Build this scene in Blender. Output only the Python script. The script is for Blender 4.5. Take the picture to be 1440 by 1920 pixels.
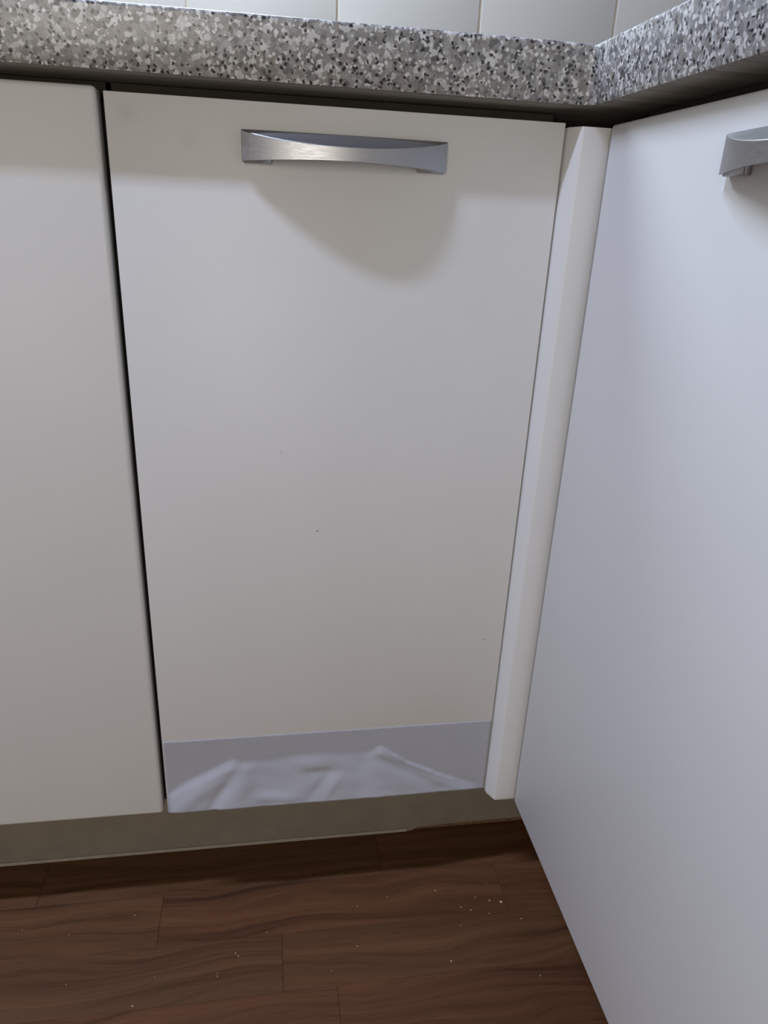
import bpy, bmesh, math, random
from mathutils import Vector, Matrix, noise

for o in list(bpy.data.objects):
    bpy.data.objects.remove(o)
S = bpy.context.scene
C = S.collection
rnd = random.Random(7)
F0 = 0.144            # height of the door bottoms above the floor

# ------------------------------------------------------------------ camera
cam_d = bpy.data.cameras.new('camera')
cam_d.sensor_fit = 'HORIZONTAL'
cam_d.sensor_width = 36.0
cam_d.lens = 1356.6 / 1440 * 36.0
cam_d.clip_start = 0.01
cam = bpy.data.objects.new('camera', cam_d)
C.objects.link(cam)
_r = Vector((0.987654, -0.150282, 0.0442134))
_u = Vector((0.0168952, 0.3827853, 0.9236828))
_f = Vector((0.1557371, 0.9115321, -0.3805984))
_m = Matrix((_r, _u, -_f)).transposed().to_4x4()
_m.translation = Vector((0.120555, -0.658377, 0.642364 + F0))
cam.matrix_world = _m
S.camera = cam

# ------------------------------------------------------------------ world, lamps, exposure
W = bpy.data.worlds.new('world')
S.world = W
W.use_nodes = True
W.node_tree.nodes['Background'].inputs[0].default_value = (1.0, 0.93, 0.80, 1)
W.node_tree.nodes['Background'].inputs[1].default_value = 0.0


def area(name, loc, target, sx, sy, power, col, spread=math.pi):
    d = bpy.data.lights.new(name, 'AREA')
    d.shape = 'RECTANGLE'
    d.size, d.size_y = sx, sy
    d.energy = power
    d.color = col
    d.spread = spread
    o = bpy.data.objects.new(name, d)
    C.objects.link(o)
    o.location = loc
    o.rotation_euler = (Vector(target) - Vector(loc)).to_track_quat('-Z', 'Y').to_euler()
    return o


# tube lamp on the ceiling, long axis along the worktop
area('ceiling_tube_light', (-1.06, -0.57, 2.98), (-1.06, -0.57, 0), 0.80, 0.09, 66.0, (0.61, 0.72, 1.0))
# tube lamp under the wall units above the worktop
area('worktop_tube_light', (0.0, 0.36, 1.42), (0.10, 0.26, 1.0), 0.50, 0.08, 5.6, (0.74, 0.88, 1.0))
# added warm fill behind the camera, standing in for the room's ambient light
area('room_fill_light', (-0.45, -2.55, 0.90), (0.05, 0, 0.40), 1.0, 1.5, 21.5, (1.0, 0.94, 0.82))
S.view_settings.view_transform = 'Standard'
S.view_settings.look = 'None'
S.view_settings.gamma = 1.0
S.view_settings.use_curve_mapping = False
S.view_settings.exposure = -0.06


# ------------------------------------------------------------------ helpers
def obj(name, bm, mat, parent=None, smooth=None, loc=None):
    if isinstance(bm, bpy.types.Mesh):
        me = bm
    else:
        bmesh.ops.recalc_face_normals(bm, faces=bm.faces)
        me = bpy.data.meshes.new(name)
        bm.to_mesh(me)
        bm.free()
        if mat:
            me.materials.append(mat)
        if smooth is not None:
            for p in me.polygons:
                p.use_smooth = True
            me.set_sharp_from_angle(angle=math.radians(smooth))
    o = bpy.data.objects.new(name, me)
    C.objects.link(o)
    if parent:
        o.parent = parent
    if loc:
        o.location = loc
    return o


def empty(name, loc):
    o = bpy.data.objects.new(name, None)
    o.empty_display_size = 0.05
    C.objects.link(o)
    o.location = loc
    return o


def tag(o, label, cat, group=None):
    o['label'] = label
    o['category'] = cat
    if group:
        o['group'] = group
    return o


def box(x0, x1, y0, y1, z0, z1, bev=0.0, seg=3, bm=None):
    b = bmesh.new()
    bmesh.ops.create_cube(b, size=1)
    for v in b.verts:
        v.co = Vector(((x0 + x1) / 2 + v.co.x * (x1 - x0), (y0 + y1) / 2 + v.co.y * (y1 - y0), (z0 + z1) / 2 + v.co.z * (z1 - z0)))
    if bev:
        bmesh.ops.bevel(b, geom=list(b.edges) + list(b.verts), offset=bev, segments=seg, affect='EDGES', profile=0.5)
    if bm is None:
        return b
    me = bpy.data.meshes.new('tmp')
    b.to_mesh(me)
    b.free()
    bm.from_mesh(me)
    bpy.data.meshes.remove(me)
    return bm


class N:
    """small node-tree writer"""
    def __init__(s, name):
        s.m = bpy.data.materials.new(name)
        s.m.use_nodes = True
        s.t = s.m.node_tree
        s.b = s.t.nodes['Principled BSDF']

    def n(s, typ, **kw):
        nd = s.t.nodes.new(typ)
        for k, v in kw.items():
            if k.startswith('i_'):
                key = k[2:]
                key = int(key) if key.isdigit() else key.replace('_', ' ')
                if isinstance(v, bpy.types.NodeSocket):
                    s.t.links.new(v, nd.inputs[key])
                else:
                    nd.inputs[key].default_value = v
            else:
                setattr(nd, k, v)
        return nd

    def link(s, a, b):
        s.t.links.new(a, b)

    def ramp(s, fac, stops, interp='LINEAR'):
        r = s.n('ShaderNodeValToRGB')
        r.color_ramp.interpolation = interp
        e = r.color_ramp.elements
        while len(e) < len(stops):
            e.new(0.5)
        for el, (p, c) in zip(e, stops):
            el.position = p
            el.color = (*c, 1)
        s.link(fac, r.inputs[0])
        return r.outputs[0]

    def mix(s, fac, a, b, mode='MIX'):
        m = s.n('ShaderNodeMix', data_type='RGBA', blend_type=mode)
        for v, i in ((fac, 0), (a, 6), (b, 7)):
            if isinstance(v, bpy.types.NodeSocket):
                s.link(v, m.inputs[i])
            else:
                m.inputs[i].default_value = v if i == 0 else (*v, 1)
        return m.outputs[2]

    def set(s, **kw):
        for k, v in kw.items():
            key = k.replace('_', ' ')
            if isinstance(v, bpy.types.NodeSocket):
                s.link(v, s.b.inputs[key])
            else:
                s.b.inputs[key].default_value = (*v, 1) if isinstance(v, tuple) and len(v) == 3 else v

    def bump(s, h, strength, dist):
        b = s.n('ShaderNodeBump')
        b.inputs['Strength'].default_value = strength
        b.inputs['Distance'].default_value = dist
        s.link(h, b.inputs['Height'])
        s.link(b.outputs[0], s.b.inputs['Normal'])


def coords(k, scale=(1, 1, 1), which='Object'):
    tc = k.n('ShaderNodeTexCoord')
    mp = k.n('ShaderNodeMapping')
    mp.inputs['Scale'].default_value = scale
    k.link(tc.outputs[which], mp.inputs[0])
    return mp.outputs[0]


def plain(name, col, rough=0.5, metal=0.0, spec=0.5, var=0.0, vscale=20, bump=0.0, bscale=400):
    k = N(name)
    co = coords(k)
    c = None
    if var:
        nz = k.n('ShaderNodeTexNoise', i_Scale=vscale, i_Vector=co)
        lo = tuple(x * (1 - var) for x in col)
        hi = tuple(min(1, x * (1 + var)) for x in col)
        c = k.ramp(nz.outputs[0], [(0.3, lo), (0.7, hi)])
    k.set(Base_Color=c if c else col, Roughness=rough, Metallic=metal)
    k.b.inputs['Specular IOR Level'].default_value = spec
    if bump:
        nb = k.n('ShaderNodeTexNoise', i_Scale=bscale, i_Vector=co)
        k.bump(nb.outputs[0], bump, 0.001)
    return k.m


# ------------------------------------------------------------------ materials
M = {}
PAINT = (0.69, 0.68, 0.665)
M['paint'] = plain('white_laminate', PAINT, 0.42, spec=0.4, var=0.012, vscale=9, bump=0.02, bscale=900)
M['carcass'] = plain('shade_darkened_carcass', (0.085, 0.08, 0.07), 0.8, spec=0.1, var=0.05)  # beige board coloured near black to stand for shade in the door gaps
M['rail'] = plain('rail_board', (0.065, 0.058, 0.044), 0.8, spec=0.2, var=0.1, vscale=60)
M['plinth'] = plain('plinth_laminate', (0.24, 0.205, 0.165), 0.55, spec=0.3, var=0.06, vscale=30)
M['plinth_strip'] = plain('plinth_lower_strip', (0.36, 0.32, 0.27), 0.5, spec=0.3, var=0.08, vscale=90)
M['chip'] = plain('bare_chipboard', (0.16, 0.095, 0.055), 0.9, spec=0.1, var=0.35, vscale=300, bump=0.5, bscale=500)
M['plastic'] = plain('black_plastic', (0.02, 0.02, 0.02), 0.5)
M['wallpaint'] = plain('wall_plaster', (0.34, 0.315, 0.28), 0.8, spec=0.2, var=0.03, vscale=4)
M['grout'] = plain('grout', (0.60, 0.53, 0.44), 0.9, spec=0.1, var=0.12, vscale=80)
M['tile'] = plain('glazed_tile', (0.50, 0.475, 0.44), 0.22, var=0.02, vscale=5, bump=0.05, bscale=14)
M['crumb'] = plain('crumb', (0.62, 0.50, 0.36), 0.8, spec=0.2, var=0.2, vscale=900)

# paint of the middle door: same laminate with a few specks and one grey smudge
k = N('white_laminate_marked')
co = coords(k)
base = k.ramp(k.n('ShaderNodeTexNoise', i_Scale=9.0, i_Vector=co).outputs[0], [(0.3, tuple(x * 0.988 for x in PAINT)), (0.7, tuple(x * 1.012 for x in PAINT))])
col = base
for (sx, sz, r, dark, soft) in [(0.1668, 0.348, 0.0011, 0.55, 0.4), (0.1320, 0.430, 0.0009, 0.25, 0.5), (0.2367, 0.215, 0.0009, 0.3, 0.4),
                                (0.352, 0.2125, 0.0013, 0.28, 0.6), (0.2420, 0.462, 0.0007, 0.2, 0.5), (0.0165, 0.7055, 0.0060, 0.10, 0.9), (0.0615, 0.690, 0.0050, 0.05, 0.9)]:
    d = k.n('ShaderNodeVectorMath', operation='DISTANCE', i_0=co, i_1=(sx, 0.0, sz + F0))
    mr = k.n('ShaderNodeMapRange', i_0=d.outputs['Value'], i_1=r * (1 - soft), i_2=r * (1 + soft), i_3=dark, i_4=0.0)
    col = k.mix(mr.outputs[0], col, (0.08, 0.07, 0.06))
k.set(Base_Color=col, Roughness=0.42)
k.b.inputs['Specular IOR Level'].default_value = 0.4
k.bump(k.n('ShaderNodeTexNoise', i_Scale=900.0, i_Vector=co).outputs[0], 0.02, 0.001)
M['paint_marked'] = k.m

# satin nickel, brushed lengthwise
k = N('satin_nickel')
co = coords(k, (8, 900, 900))
nz = k.n('ShaderNodeTexNoise', i_Scale=1.0, i_Vector=co, i_Detail=3.0)
k.set(Base_Color=(0.44, 0.44, 0.455), Metallic=1.0, Roughness=k.ramp(nz.outputs[0], [(0.3, (0.36,) * 3), (0.7, (0.44,) * 3)]))
k.bump(nz.outputs[0], 0.03, 0.0005)
M['nickel'] = k.m

# speckled stone worktop
k = N('speckled_worktop')
co = coords(k)
wob = k.n('ShaderNodeTexNoise', i_Scale=260.0, i_Vector=co, i_Detail=2.0)
wv = k.n('ShaderNodeVectorMath', operation='MULTIPLY_ADD', i_0=wob.outputs['Color'], i_1=(0.0035,) * 3, i_2=co)
v1 = k.n('ShaderNodeTexVoronoi', i_Scale=300.0, i_Vector=wv.outputs[0])
s1 = k.n('ShaderNodeSeparateColor')
k.link(v1.outputs['Color'], s1.inputs[0])
c1 = k.ramp(s1.outputs[0], [(0.0, (0.07, 0.07, 0.075)), (0.14, (0.20, 0.195, 0.195)), (0.38, (0.30, 0.295, 0.29)), (0.55, (0.26, 0.225, 0.195)), (0.66, (0.40, 0.40, 0.40)), (0.80, (0.66, 0.66, 0.65)), (0.93, (0.80, 0.80, 0.79))], 'CONSTANT')
fine = k.n('ShaderNodeTexNoise', i_Scale=120.0, i_Vector=co, i_Detail=4.0)
c1 = k.mix(0.30, c1, k.ramp(fine.outputs[0], [(0.35, (0.20, 0.195, 0.19)), (0.65, (0.50, 0.50, 0.495))]))
v3 = k.n('ShaderNodeTexVoronoi', i_Scale=360.0, i_Vector=wv.outputs[0])
s3 = k.n('ShaderNodeSeparateColor')
k.link(v3.outputs['Color'], s3.inputs[0])
light = k.n('ShaderNodeMath', operation='MULTIPLY',
            i_0=k.n('ShaderNodeMath', operation='GREATER_THAN', i_0=s3.outputs[1], i_1=0.77).outputs[0],
            i_1=k.n('ShaderNodeMapRange', i_0=v3.outputs['Distance'], i_1=0.35, i_2=0.60, i_3=1.0, i_4=0.0).outputs[0])
c2 = k.mix(light.outputs[0], c1, (0.76, 0.76, 0.75))
v2 = k.n('ShaderNodeTexVoronoi', i_Scale=370.0, i_Vector=wv.outputs[0], i_Randomness=1.0)
s2 = k.n('ShaderNodeSeparateColor')
k.link(v2.outputs['Color'], s2.inputs[0])
dark = k.n('ShaderNodeMath', operation='MULTIPLY',
           i_0=k.n('ShaderNodeMath', operation='LESS_THAN', i_0=s2.outputs[2], i_1=0.21).outputs[0],
           i_1=k.n('ShaderNodeMapRange', i_0=v2.outputs['Distance'], i_1=0.38, i_2=0.60, i_3=1.0, i_4=0.0).outputs[0])
c3 = k.mix(dark.outputs[0], c2, (0.018, 0.018, 0.022))
c3 = k.mix(1.0, c3, (0.98, 0.98, 0.99), 'MULTIPLY')
k.set(Base_Color=c3, Roughness=0.30)
k.b.inputs['Specular IOR Level'].default_value = 0.75
M['stone'] = k.m

# raw underside of the worktop
k = N('worktop_underside')
co = coords(k, (3, 220, 3))
nz = k.n('ShaderNodeTexNoise', i_Scale=1.0, i_Vector=co, i_Detail=4.0)
k.set(Base_Color=k.ramp(nz.outputs[0], [(0.3, (0.16, 0.145, 0.12)), (0.7, (0.34, 0.32, 0.27))]), Roughness=0.8)
M['under'] = k.m

# masking film on the middle door
k = N('pale_film')
co = coords(k)
nz = k.n('ShaderNodeTexNoise', i_Scale=30.0, i_Vector=co, i_Detail=2.0)
k.set(Base_Color=k.ramp(nz.outputs[0], [(0.3, (0.395, 0.395, 0.432)), (0.7, (0.410, 0.410, 0.447))]), Roughness=0.55)
k.b.inputs['Specular IOR Level'].default_value = 0.3
M['film'] = k.m


def wood(name, seed):
    k = N(name)
    tc = k.n('ShaderNodeTexCoord')
    oi = k.n('ShaderNodeObjectInfo')
    off = k.n('ShaderNodeVectorMath', operation='MULTIPLY_ADD', i_0=(7.3, 3.1, 5.7), i_2=tc.outputs['Object'])
    rv = k.n('ShaderNodeCombineXYZ', i_0=oi.outputs['Random'], i_1=oi.outputs['Random'], i_2=oi.outputs['Random'])
    k.link(rv.outputs[0], off.inputs[1])
    # slow cathedral waviness, then grain stretched along the board
    mw = k.n('ShaderNodeMapping')
    mw.inputs['Scale'].default_value = (4.5, 14, 1)
    k.link(off.outputs[0], mw.inputs[0])
    wv = k.n('ShaderNodeTexNoise', i_Scale=1.0, i_Vector=mw.outputs[0], i_Detail=1.0)
    bend = k.n('ShaderNodeVectorMath', operation='MULTIPLY_ADD', i_0=wv.outputs['Color'], i_1=(0.0, 0.075, 0.0), i_2=off.outputs[0])
    m1 = k.n('ShaderNodeMapping')
    m1.inputs['Scale'].default_value = (1.9, 80, 1)
    k.link(bend.outputs[0], m1.inputs[0])
    g1 = k.n('ShaderNodeTexNoise', i_Scale=1.0, i_Vector=m1.outputs[0], i_Detail=5.0, i_Roughness=0.62)
    m2 = k.n('ShaderNodeMapping')
    m2.inputs['Scale'].default_value = (28, 700, 1)
    k.link(bend.outputs[0], m2.inputs[0])
    g2 = k.n('ShaderNodeTexNoise', i_Scale=1.0, i_Vector=m2.outputs[0], i_Detail=2.0)
    base = k.ramp(g1.outputs[0], [(0.28, (0.042, 0.018, 0.008)), (0.43, (0.100, 0.044, 0.019)), (0.60, (0.134, 0.061, 0.028)), (0.80, (0.165, 0.080, 0.039))])
    tone = k.ramp(oi.outputs['Random'], [(0.0, (0.92, 0.88, 0.84)), (0.35, (1.0, 0.92, 0.88)), (0.7, (1.04, 1.02, 0.98)), (1.0, (0.96, 1.0, 0.96))])
    c = k.mix(1.0, base, tone, 'MULTIPLY')
    c = k.mix(k.n('ShaderNodeMapRange', i_0=g2.outputs[0], i_1=0.30, i_2=0.44, i_3=0.35, i_4=0.0).outputs[0], c, (0.045, 0.02, 0.01))
    k.set(Base_Color=c, Roughness=k.ramp(g1.outputs[0], [(0.3, (0.55,) * 3), (0.7, (0.42,) * 3)]))
    k.b.inputs['Specular IOR Level'].default_value = 0.22
    k.bump(g2.outputs[0], 0.08, 0.0005)
    return k.m


M['wood'] = wood('brown_floor_wood', 1)
M['gap'] = plain('floor_joint', (0.045, 0.021, 0.011), 0.9, spec=0.1, var=0.2, vscale=60)

# ------------------------------------------------------------------ the room
XR = 0.4037                    # front plane of the doors on the right-hand run
YW, XW = 0.53, 0.96            # tiled back wall, right wall
floor = obj('floor', box(-1.9, 1.06, -2.7, 0.63, -0.06, -0.009), M['gap'])
floor['kind'] = 'structure'
# floor strips, 69.5 mm wide, laid along the units, each one an object
pitch = 0.0695
row_edges = [0.0145 + pitch - i * pitch for i in range(0, 24)]
forced = {1: -0.0162, 2: 0.1262, 0: 0.255, 3: -0.235, 4: 0.330, 5: 0.05}
cache = {}
for i in range(len(row_edges) - 1):
    y1, y0 = row_edges[i], row_edges[i + 1]
    ln = 0.42
    j0 = forced.get(i, rnd.uniform(-0.2, 0.2))
    xs = sorted({round(j0 + q * ln, 4) for q in range(-3, 5)})
    xs = [x for x in xs if -1.0 < x < 0.94]
    xs = [-1.06] + xs + [0.955]
    for a, b in zip(xs, xs[1:]):
        if b - a < 0.03:
            continue
        key = (round(b - a, 3))
        if key not in cache:
            hx = (b - a) / 2 - 0.00012
            o = obj('floor_plank', box(-hx, hx, -pitch / 2 + 0.00006, pitch / 2 - 0.00006, -0.009, 0.0, 0.0003, 1), M['wood'])
            cache[key] = o.data
        else:
            o = obj('floor_plank', cache[key], None)
        o.parent = floor
        o.location = ((a + b) / 2, (y0 + y1) / 2, 0)
# beyond the strips laid singly the same floor goes on
rest = bmesh.new()
box(-1.9, -1.0605, -2.7, 0.084, -0.009, 0.0, bm=rest)
box(-1.06, 0.955, -2.7, row_edges[-1] - 0.0005, -0.009, 0.0, bm=rest)
ro = obj('outer_boards', rest, M['wood'], floor)
ro['kind'] = 'stuff'

wb = obj('wall_back', box(-1.9, 1.06, YW + 0.0022, YW + 0.10, -0.009, 3.05), M['grout'])
wb['kind'] = 'structure'
TP = 0.2030
tz0 = F0 + 0.775
tmesh = None
for r in range(3):
    for q in range(-9, 4):
        xa = 0.2249 + q * TP
        if xa + TP > XW - 0.002:
            wid = None
        b = box(-TP / 2 + 0.0014, TP / 2 - 0.0014, 0, 0.0035, -TP / 2 + 0.0014, TP / 2 - 0.0014, 0.0014, 3) if tmesh is None else None
        if xa + TP > XW + 0.05:
            continue
        if tmesh is None:
            t = obj('wall_tile', b, M['tile'], smooth=35)
            tmesh = t.data
        else:
            t = obj('wall_tile', tmesh, None)
        t.parent = wb
        t.location = (xa + TP / 2, YW, tz0 + TP / 2 + r * TP)
wr = obj('wall_right', box(XW + 0.08, XW + 0.18, -2.7, YW + 0.008, -0.009, 3.05), M['wallpaint'])
wr['kind'] = 'structure'
wl = obj('wall_left', box(-2.0, -1.9, -2.7, YW + 0.10, -0.009, 3.05), M['wallpaint'])
wl['kind'] = 'structure'
wf = obj('wall_front', box(-2.0, XW + 0.18, -2.8, -2.7, -0.009, 3.05), M['wallpaint'])
wf['kind'] = 'structure'
ce = obj('ceiling', box(-2.0, XW + 0.18, -2.8, YW + 0.10, 3.05, 3.15), M['wallpaint'])
ce['kind'] = 'structure'

# ------------------------------------------------------------------ worktop: one L-shaped slab
ZB, ZT = F0 + 0.7307, F0 + 0.7735
YE = -0.0178                    # bottom front edge of the main run
XE = XR - 0.0165                # bottom front edge of the right run
# (distance towards the room, height): lower edge, slightly leaning face, rounded top arris
prof = [(-0.002, ZB), (0.0008, ZB + 0.0008), (0.0018, ZB + 0.0028)]
for i in range(0, 8):
    a = i / 7 * math.pi / 2
    prof.append((0.0070 - 0.0032 * (1 - math.cos(a)), ZT - 0.0032 + 0.0032 * math.sin(a)))
stations = []                   # (point, room-side normal, back point)
RC = 0.0095
xl = [-0.62, -0.4, -0.2, 0.0, 0.1, 0.2, 0.3, XE - RC]
for x in xl:
    stations.append((Vector((x, YE, 0)), Vector((0, -1, 0)), Vector((x, YW - 0.002, 0))))
for i in range(1, 8):
    a = math.pi / 2 * (1 - i / 8)
    n = Vector((math.cos(a), math.sin(a), 0))
    stations.append((Vector((XE - RC, YE - RC, 0)) + n * RC, -n, Vector((XW, YW - 0.002, 0))))
for y in [YE - RC, -0.1, -0.2, -0.3, -0.4, -0.575]:
    stations.append((Vector((XE, y, 0)), Vector((-1, 0, 0)), Vector((XW, y, 0))))
bm = bmesh.new()
ringsv = []
for p, n, bk in stations:
    vs = [bm.verts.new((p.x + n.x * d, p.y + n.y * d, z)) for d, z in prof]
    vs += [bm.verts.new((bk.x, bk.y, ZT)), bm.verts.new((bk.x, bk.y, ZB))]
    ringsv.append(vs)
nP = len(ringsv[0])
for A, B in zip(ringsv, ringsv[1:]):
    for i in range(nP):
        j = (i + 1) % nP
        try:
            bm.faces.new((A[i], A[j], B[j], B[i]))
        except ValueError:
            pass
bm.faces.new(ringsv[0])
bm.faces.new(list(reversed(ringsv[-1])))
bmesh.ops.remove_doubles(bm, verts=bm.verts, dist=1e-6)
bmesh.ops.dissolve_degenerate(bm, edges=bm.edges, dist=1e-6)
top = obj('worktop', bm, M['stone'], smooth=40)
top.data.materials.append(M['under'])
for p in top.data.polygons:
    if p.normal.z < -0.9:
        p.material_index = 1
tag(top, 'grey speckled stone worktop running in an L round the corner above the white doors', 'worktop')

# ------------------------------------------------------------------ handles
HL, HH = 0.1675, 0.0230


def handle_mesh():
    bm = bmesh.new()
    n = 48
    rings = []
    for i in range(n + 1):
        u = -1 + 2 * i / n
        w = 1 - abs(u) ** 2.0
        p = 0.0065 + 0.0175 * w
        zl = 0.0030 * w
        zf = 0.0222 - 0.0088 * (w ** 0.85)
        pt = p - 0.0007 - 0.0135 * w
        th = 0.0045
        x = u * HL / 2
        sec = [(-p, zl), (-p, zf), (-pt, HH), (-max(pt - 0.0025, 0.0), HH), (-max(p - th - 0.004 * w, 0.0), zl + 0.001)]
        rings.append([bm.verts.new((x, y, z)) for y, z in sec])
    for A, B in zip(rings, rings[1:]):
        for i in range(5):
            j = (i + 1) % 5
            bm.faces.new((A[i], B[i], B[j], A[j]))
    bm.faces.new(rings[0])
    bm.faces.new(list(reversed(rings[-1])))
    for s in (-1, 1):
        a, b = sorted((s * (HL / 2 - 0.0012), s * (HL / 2 - 0.0235)))
        box(a, b, -0.0050, 0.0, -0.0008, HH - 0.0012, 0.0005, 2, bm=bm)
    return bm


HANDLE = None


def handle(parent, loc, rz):
    global HANDLE
    if HANDLE is None:
        h = obj('handle', handle_mesh(), M['nickel'], parent, smooth=28)
        HANDLE = h.data
    else:
        h = obj('handle', HANDLE, None, parent)
    b = h.modifiers.new('soft_edges', 'BEVEL')
    b.width = 0.0006
    b.segments = 2
    b.limit_method = 'ANGLE'
    b.angle_limit = math.radians(32)
    h.location = loc
    h.rotation_euler = (0, 0, rz)
    h['label'] = 'satin nickel bow handle'
    return h


# ------------------------------------------------------------------ base cabinets
def feet(root, pts, h):
    for x, y in pts:
        b = bmesh.new()
        bmesh.ops.create_cone(b, cap_ends=True, segments=14, radius1=0.022, radius2=0.017, depth=h,
                              matrix=Matrix.Translation((x, y, h / 2)))
        obj('foot', b, M['plastic'], root, smooth=40)


WD = 0.3727                     # middle door
# left cabinet: rounded door, a little taller
r = empty('base_cabinet', (0, 0, 0))
tag(r, 'white base cabinet at the left edge, soft rounded door edges, no handle in view', 'cabinet')
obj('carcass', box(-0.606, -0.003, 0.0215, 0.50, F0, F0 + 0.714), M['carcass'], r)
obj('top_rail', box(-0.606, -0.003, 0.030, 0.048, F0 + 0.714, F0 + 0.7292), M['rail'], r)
d = obj('door', box(-0.604, -0.0052, -0.0005, 0.0195, F0 - 0.0002, F0 + 0.7232, 0.0038, 4), M['paint'], r, smooth=30)
feet(r, [(-0.54, 0.14), (-0.06, 0.14), (-0.54, 0.44), (-0.06, 0.44)], F0)

# middle cabinet: flat sharp-edged door with a bow handle and a strip of peeling film
r = empty('base_cabinet', (0, 0, 0))
tag(r, 'white middle base cabinet with bow handle and wrinkled film peeling along its bottom', 'cabinet')
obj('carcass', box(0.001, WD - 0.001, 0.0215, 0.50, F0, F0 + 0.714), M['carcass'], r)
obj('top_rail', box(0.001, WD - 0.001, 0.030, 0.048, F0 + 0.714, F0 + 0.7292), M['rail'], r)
d = obj('door', box(0.0, WD, 0.0, 0.0190, F0, F0 + 0.7200, 0.0007, 2), M['paint_marked'], r, smooth=30)
handle(d, (0.1868, 0.0, F0 + 0.6763), 0)
feet(r, [(0.06, 0.14), (0.31, 0.14), (0.06, 0.44), (0.31, 0.44)], F0)

# the film: flat at the top, lifted into folds lower down
FOLD = [(0.0, 0.026), (0.0035, 0.0275), (0.026, 0.0435), (0.0780, 0.0690), (0.084, 0.0640), (0.1122, 0.0650), (0.150, 0.0705),
        (0.2278, 0.0665), (0.2412, 0.0740), (0.2727, 0.0480), (0.3196, 0.0235), (0.3640, 0.0050), (0.3727, 0.0010)]


def foldz(x):
    for (a, za), (b, zb) in zip(FOLD, FOLD[1:]):
        if a <= x <= b:
            return za + (zb - za) * (x - a) / (b - a)
    return 0.0


def ss(a, b, x):
    t = max(0.0, min(1.0, (x - a) / (b - a)))
    return t * t * (3 - 2 * t)


def ridge(x, z, a, b, w, h):
    """a crease running from a to b: height falls off over w either side"""
    ax, az = a
    bx, bz = b
    dx, dz = bx - ax, bz - az
    L2 = dx * dx + dz * dz
    t = max(0.0, min(1.0, ((x - ax) * dx + (z - az) * dz) / L2))
    q = math.hypot(x - ax - t * dx, z - az - t * dz)
    return h * math.exp(-(q / w) ** 2) * (0.35 + 0.65 * math.sin(math.pi * min(1, 0.15 + t)))


def lift(x, z):
    d0 = max(0.0, foldz(x) - z)
    w = 0.0015 + min(0.022, 0.45 * d0)
    d = sum(foldz(min(WD, max(0.0, x + w * q / 3))) for q in range(-3, 4)) / 7 - z
    if d <= 0:
        return 0.0
    rim = 1.0 - 0.8 * ss(0.080, 0.105, x) * (1 - ss(0.215, 0.245, x))
    h = 0.0026 * rim * ss(0.0, 0.012, d) + 0.20 * max(0.0, d - 0.006 * (1 - math.exp(-d / 0.006)))
    # bright fold along the left flank, then a hollow, then the next fold
    h += ridge(x, z, (0.008, 0.004), (0.072, 0.058), 0.0100, 0.0026)
    h += ridge(x, z, (0.064, 0.000), (0.096, 0.050), 0.0110, 0.0018)
    h -= ridge(x, z, (0.046, 0.000), (0.081, 0.056), 0.0065, 0.0026)
    h += ridge(x, z, (0.246, 0.066), (0.356, 0.002), 0.0075, 0.0030)
    h -= ridge(x, z, (0.240, 0.058), (0.318, 0.006), 0.0070, 0.0020)
    h += ridge(x, z, (0.150, 0.056), (0.196, 0.050), 0.0090, 0.0012)
    h -= ridge(x, z, (0.160, 0.044), (0.194, 0.044), 0.0060, 0.0014)
    h += ridge(x, z, (0.195, 0.036), (0.172, 0.000), 0.0050, 0.0010)
    h -= ridge(x, z, (0.182, 0.040), (0.158, 0.006), 0.0055, 0.0012)
    h += ridge(x, z, (0.105, 0.016), (0.150, 0.012), 0.0060, 0.0014)
    h += 0.0008 * noise.noise(Vector((x * 45, z * 60, 1.7))) * ss(0.0, 0.02, d)
    edge = ss(-0.002, 0.007, x) * ss(0.0, 0.006, WD - x)
    return max(0.0, h) * edge


bm = bmesh.new()
NX, NZ = 190, 56
grid = []
for i in range(NX + 1):
    x = 0.0012 + (WD - 0.0020) * i / NX
    topz = 0.1003 + 0.0016 * i / NX + 0.0004 * noise.noise(Vector((x * 60, 0, 0)))
    hb = lift(x, 0.0)
    zb = 0.0002 + 0.80 * hb + 0.0007 * noise.noise(Vector((x * 90, 3, 0)))
    colv = []
    for j in range(NZ + 1):
        t = j / NZ
        z = topz + (max(0.0, zb) - topz) * t
        y = -0.0004 - lift(x, max(0.0, z - 0.5 * hb * t))
        colv.append(bm.verts.new((x, y, F0 + z)))
    grid.append(colv)
for i in range(NX):
    for j in range(NZ):
        bm.faces.new((grid[i][j], grid[i + 1][j], grid[i + 1][j + 1], grid[i][j + 1]))
fl = obj('protective_film', bm, M['film'], d)
for p in fl.data.polygons:
    p.use_smooth = True
so = fl.modifiers.new('thickness', 'SOLIDIFY')
so.thickness = 0.0003
so.offset = -1
fl['label'] = 'grey-white adhesive film, wrinkled and lifting at the bottom'

# right cabinet, at right angles
r = empty('base_cabinet', (XR, -0.287, 0))
tag(r, 'white cabinet on the right, at right angles to the others beside the corner post', 'cabinet')
RX, RY = XR, -0.287
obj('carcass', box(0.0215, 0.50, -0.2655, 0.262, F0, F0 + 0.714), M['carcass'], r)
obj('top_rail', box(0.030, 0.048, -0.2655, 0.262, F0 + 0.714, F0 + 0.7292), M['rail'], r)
d = obj('door', box(0.0, 0.0195, -0.2645, 0.2644, F0 - 0.0012, F0 + 0.7182, 0.0024, 3), M['paint'], r, smooth=30)
handle(d, (0.0, 0.0, F0 + 0.6735), -math.pi / 2)
feet(r, [(0.14, -0.2), (0.14, 0.2), (0.44, -0.2), (0.44, 0.2)], F0)

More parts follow.
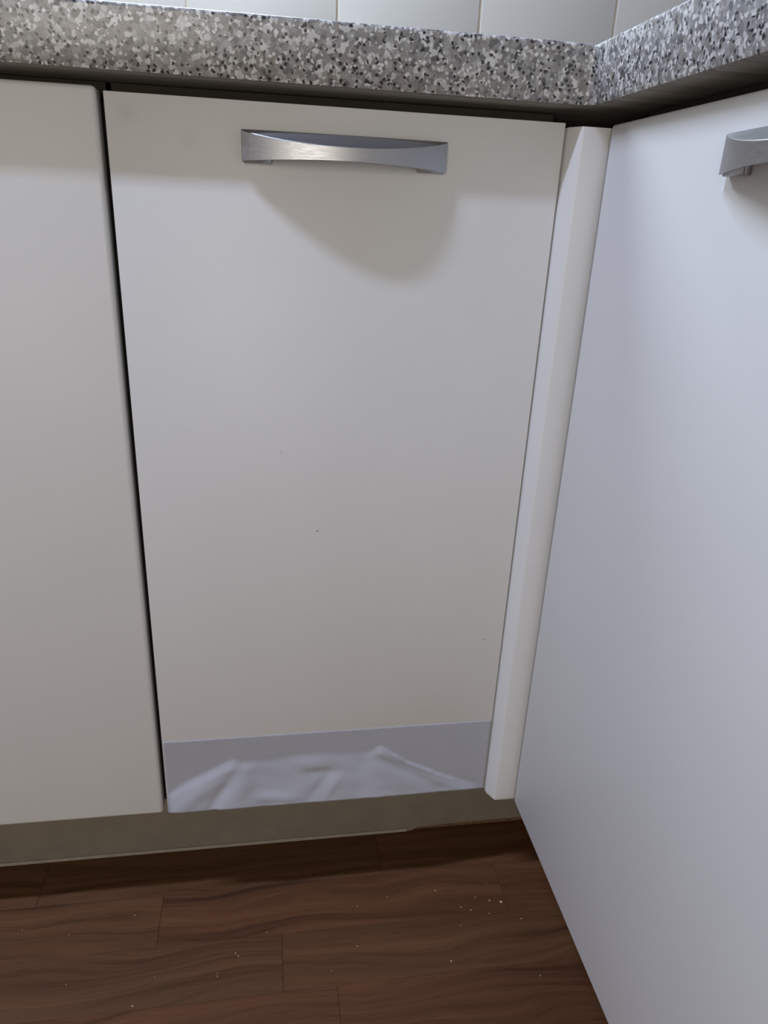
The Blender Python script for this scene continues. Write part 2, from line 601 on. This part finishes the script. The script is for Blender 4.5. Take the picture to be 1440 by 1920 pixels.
# corner filler post between the middle door and the right-hand door
bm = bmesh.new()
px0, px1, py0, py1 = 0.3742, 0.4125, -0.0160, 0.0180
pr = [(px0, -0.0020), (px0 + 0.0004, -0.0036), (px0 + 0.0066, -0.0148), (px0 + 0.0076, -0.0157), (px0 + 0.0090, py0)]
for i in range(7):
    a = math.radians(270 + 90 * i / 6)
    pr.append((px1 - 0.006 + 0.006 * math.cos(a), py0 + 0.006 + 0.006 * math.sin(a)))
pr += [(px1, py1), (px0, py1)]
cxm, cym = sum(p[0] for p in pr) / len(pr), sum(p[1] for p in pr) / len(pr)
levels = [(F0 - 0.0055, 0.93), (F0 - 0.0049, 0.965), (F0 - 0.0035, 0.99), (F0 - 0.0012, 1.0), (F0 + 0.7145, 1.0), (F0 + 0.7165, 0.985)]
rg = []
for z, s in levels:
    rg.append([bm.verts.new((cxm + (x - cxm) * s, cym + (y - cym) * s, z)) for x, y in pr])
for A, B in zip(rg, rg[1:]):
    for i in range(len(pr)):
        j = (i + 1) % len(pr)
        bm.faces.new((A[i], A[j], B[j], B[i]))
bm.faces.new(rg[0])
bm.faces.new(rg[-1])
post = obj('corner_post', bm, M['paint'], smooth=32)
tag(post, 'narrow white rounded filler post in the corner between two cabinet doors', 'filler post')

# plinth boards under the cabinets
PY = 0.080
pb = empty('plinth_board', (0.0, PY, 0))
tag(pb, 'dim beige plinth board set back under the left and middle doors', 'plinth')
bm = bmesh.new()
pts = [(-0.606, 0.0), (0.306, 0.0), (0.314, 0.0050), (0.330, 0.0062), (0.360, 0.0070), (0.400, 0.0074), (0.440, 0.0078), (0.502, 0.0080),
       (0.502, F0 - 0.003), (-0.606, F0 - 0.003)]
fr = [bm.verts.new((x, 0.0, z)) for x, z in pts]
bk = [bm.verts.new((x, 0.016, z)) for x, z in pts]
bm.faces.new(fr)
bm.faces.new(list(reversed(bk)))
for i in range(len(pts)):
    j = (i + 1) % len(pts)
    bm.faces.new((fr[i], bk[i], bk[j], fr[j]))
obj('board', bm, M['plinth'], pb)
obj('lower_strip', box(-0.606, 0.300, -0.0016, -0.0001, 0.0003, 0.0052, 0.0004, 2), M['plinth_strip'], pb)  # paler strip along the lower edge of the board
obj('bare_core', box(0.304, 0.500, 0.0015, 0.0155, 0.0, 0.0079, 0.0003, 1), M['chip'], pb)
pr_ = obj('plinth_board', box(XR + 0.0985, XR + 0.114, -0.5525, PY - 0.002, 0.0, F0 - 0.003, 0.0006, 1), M['plinth'])
tag(pr_, 'plinth board hidden in the dark behind the foot of the right-hand door', 'plinth')

# ------------------------------------------------------------------ crumbs on the floor
CR = [(-0.1713, -0.0157, 1), (-0.1174, -0.0281, .7), (-0.0466, -0.0114, .9), (-0.0133, -0.091, .7), (-0.0321, -0.1208, 1.3), (-0.106, -0.0887, .7),
      (0.0736, -0.0739, 1.5), (0.0767, -0.0775, 1.1), (0.1084, -0.0513, .7), (0.0548, -0.0986, 1.1), (0.054, -0.0948, .7), (0.2183, -0.0298, .8),
      (0.2568, -0.0207, .9), (0.3186, -0.0185, 1.2), (0.3449, -0.046, 1), (0.3388, -0.07, 1), (0.2123, -0.0812, 1.1), (0.3166, -0.1126, 1.3),
      (0.1797, -0.1075, .9), (0.3564, -0.051, 1.3), (0.3665, -0.0341, 1), (0.3833, -0.0406, 1.7), (0.3966, -0.0444, 2.6), (0.3775, -0.0579, .8),
      (0.4145, -0.0695, 1.4), (0.3863, -0.0159, .8), (0.4129, -0.1412, 1)]
variants = []
for v in range(3):
    bm = bmesh.new()
    bmesh.ops.create_icosphere(bm, subdivisions=1, radius=0.00065)
    for q in bm.verts:
        q.co *= 0.75 + 0.5 * rnd.random()
        q.co.x *= 0.7 + 0.25 * v
        q.co.z *= 0.75
    lo = min(q.co.z for q in bm.verts)
    for q in bm.verts:
        q.co.z -= lo
    me = bpy.data.meshes.new('crumb')
    bm.to_mesh(me)
    bm.free()
    me.materials.append(M['crumb'])
    variants.append(me)
for i, (x, y, s) in enumerate(CR):
    o = obj('crumb', variants[i % 3], None)
    o.location = (x, y, 0.0001)
    o.scale = (s, s * 1.3, s * 0.9)
    o.rotation_euler = (0, 0, rnd.uniform(0, 6))
    if s > 2:
        tag(o, 'largest pale flake in the cluster of crumbs near the right-hand door', 'crumb', 'crumbs on the wooden floor')
    elif x > 0.33 and y > -0.09:
        tag(o, 'tiny pale crumb in the loose cluster beside the right-hand door', 'crumb', 'crumbs clustered by the right-hand door')
    elif 0.07 < x < 0.08:
        tag(o, 'one of two yellowish crumbs lying close together on the brown floor', 'crumb', 'pair of yellowish crumbs')
    else:
        tag(o, 'tiny pale crumb lying alone on the brown wooden floor', 'crumb', 'crumbs scattered on the wooden floor')
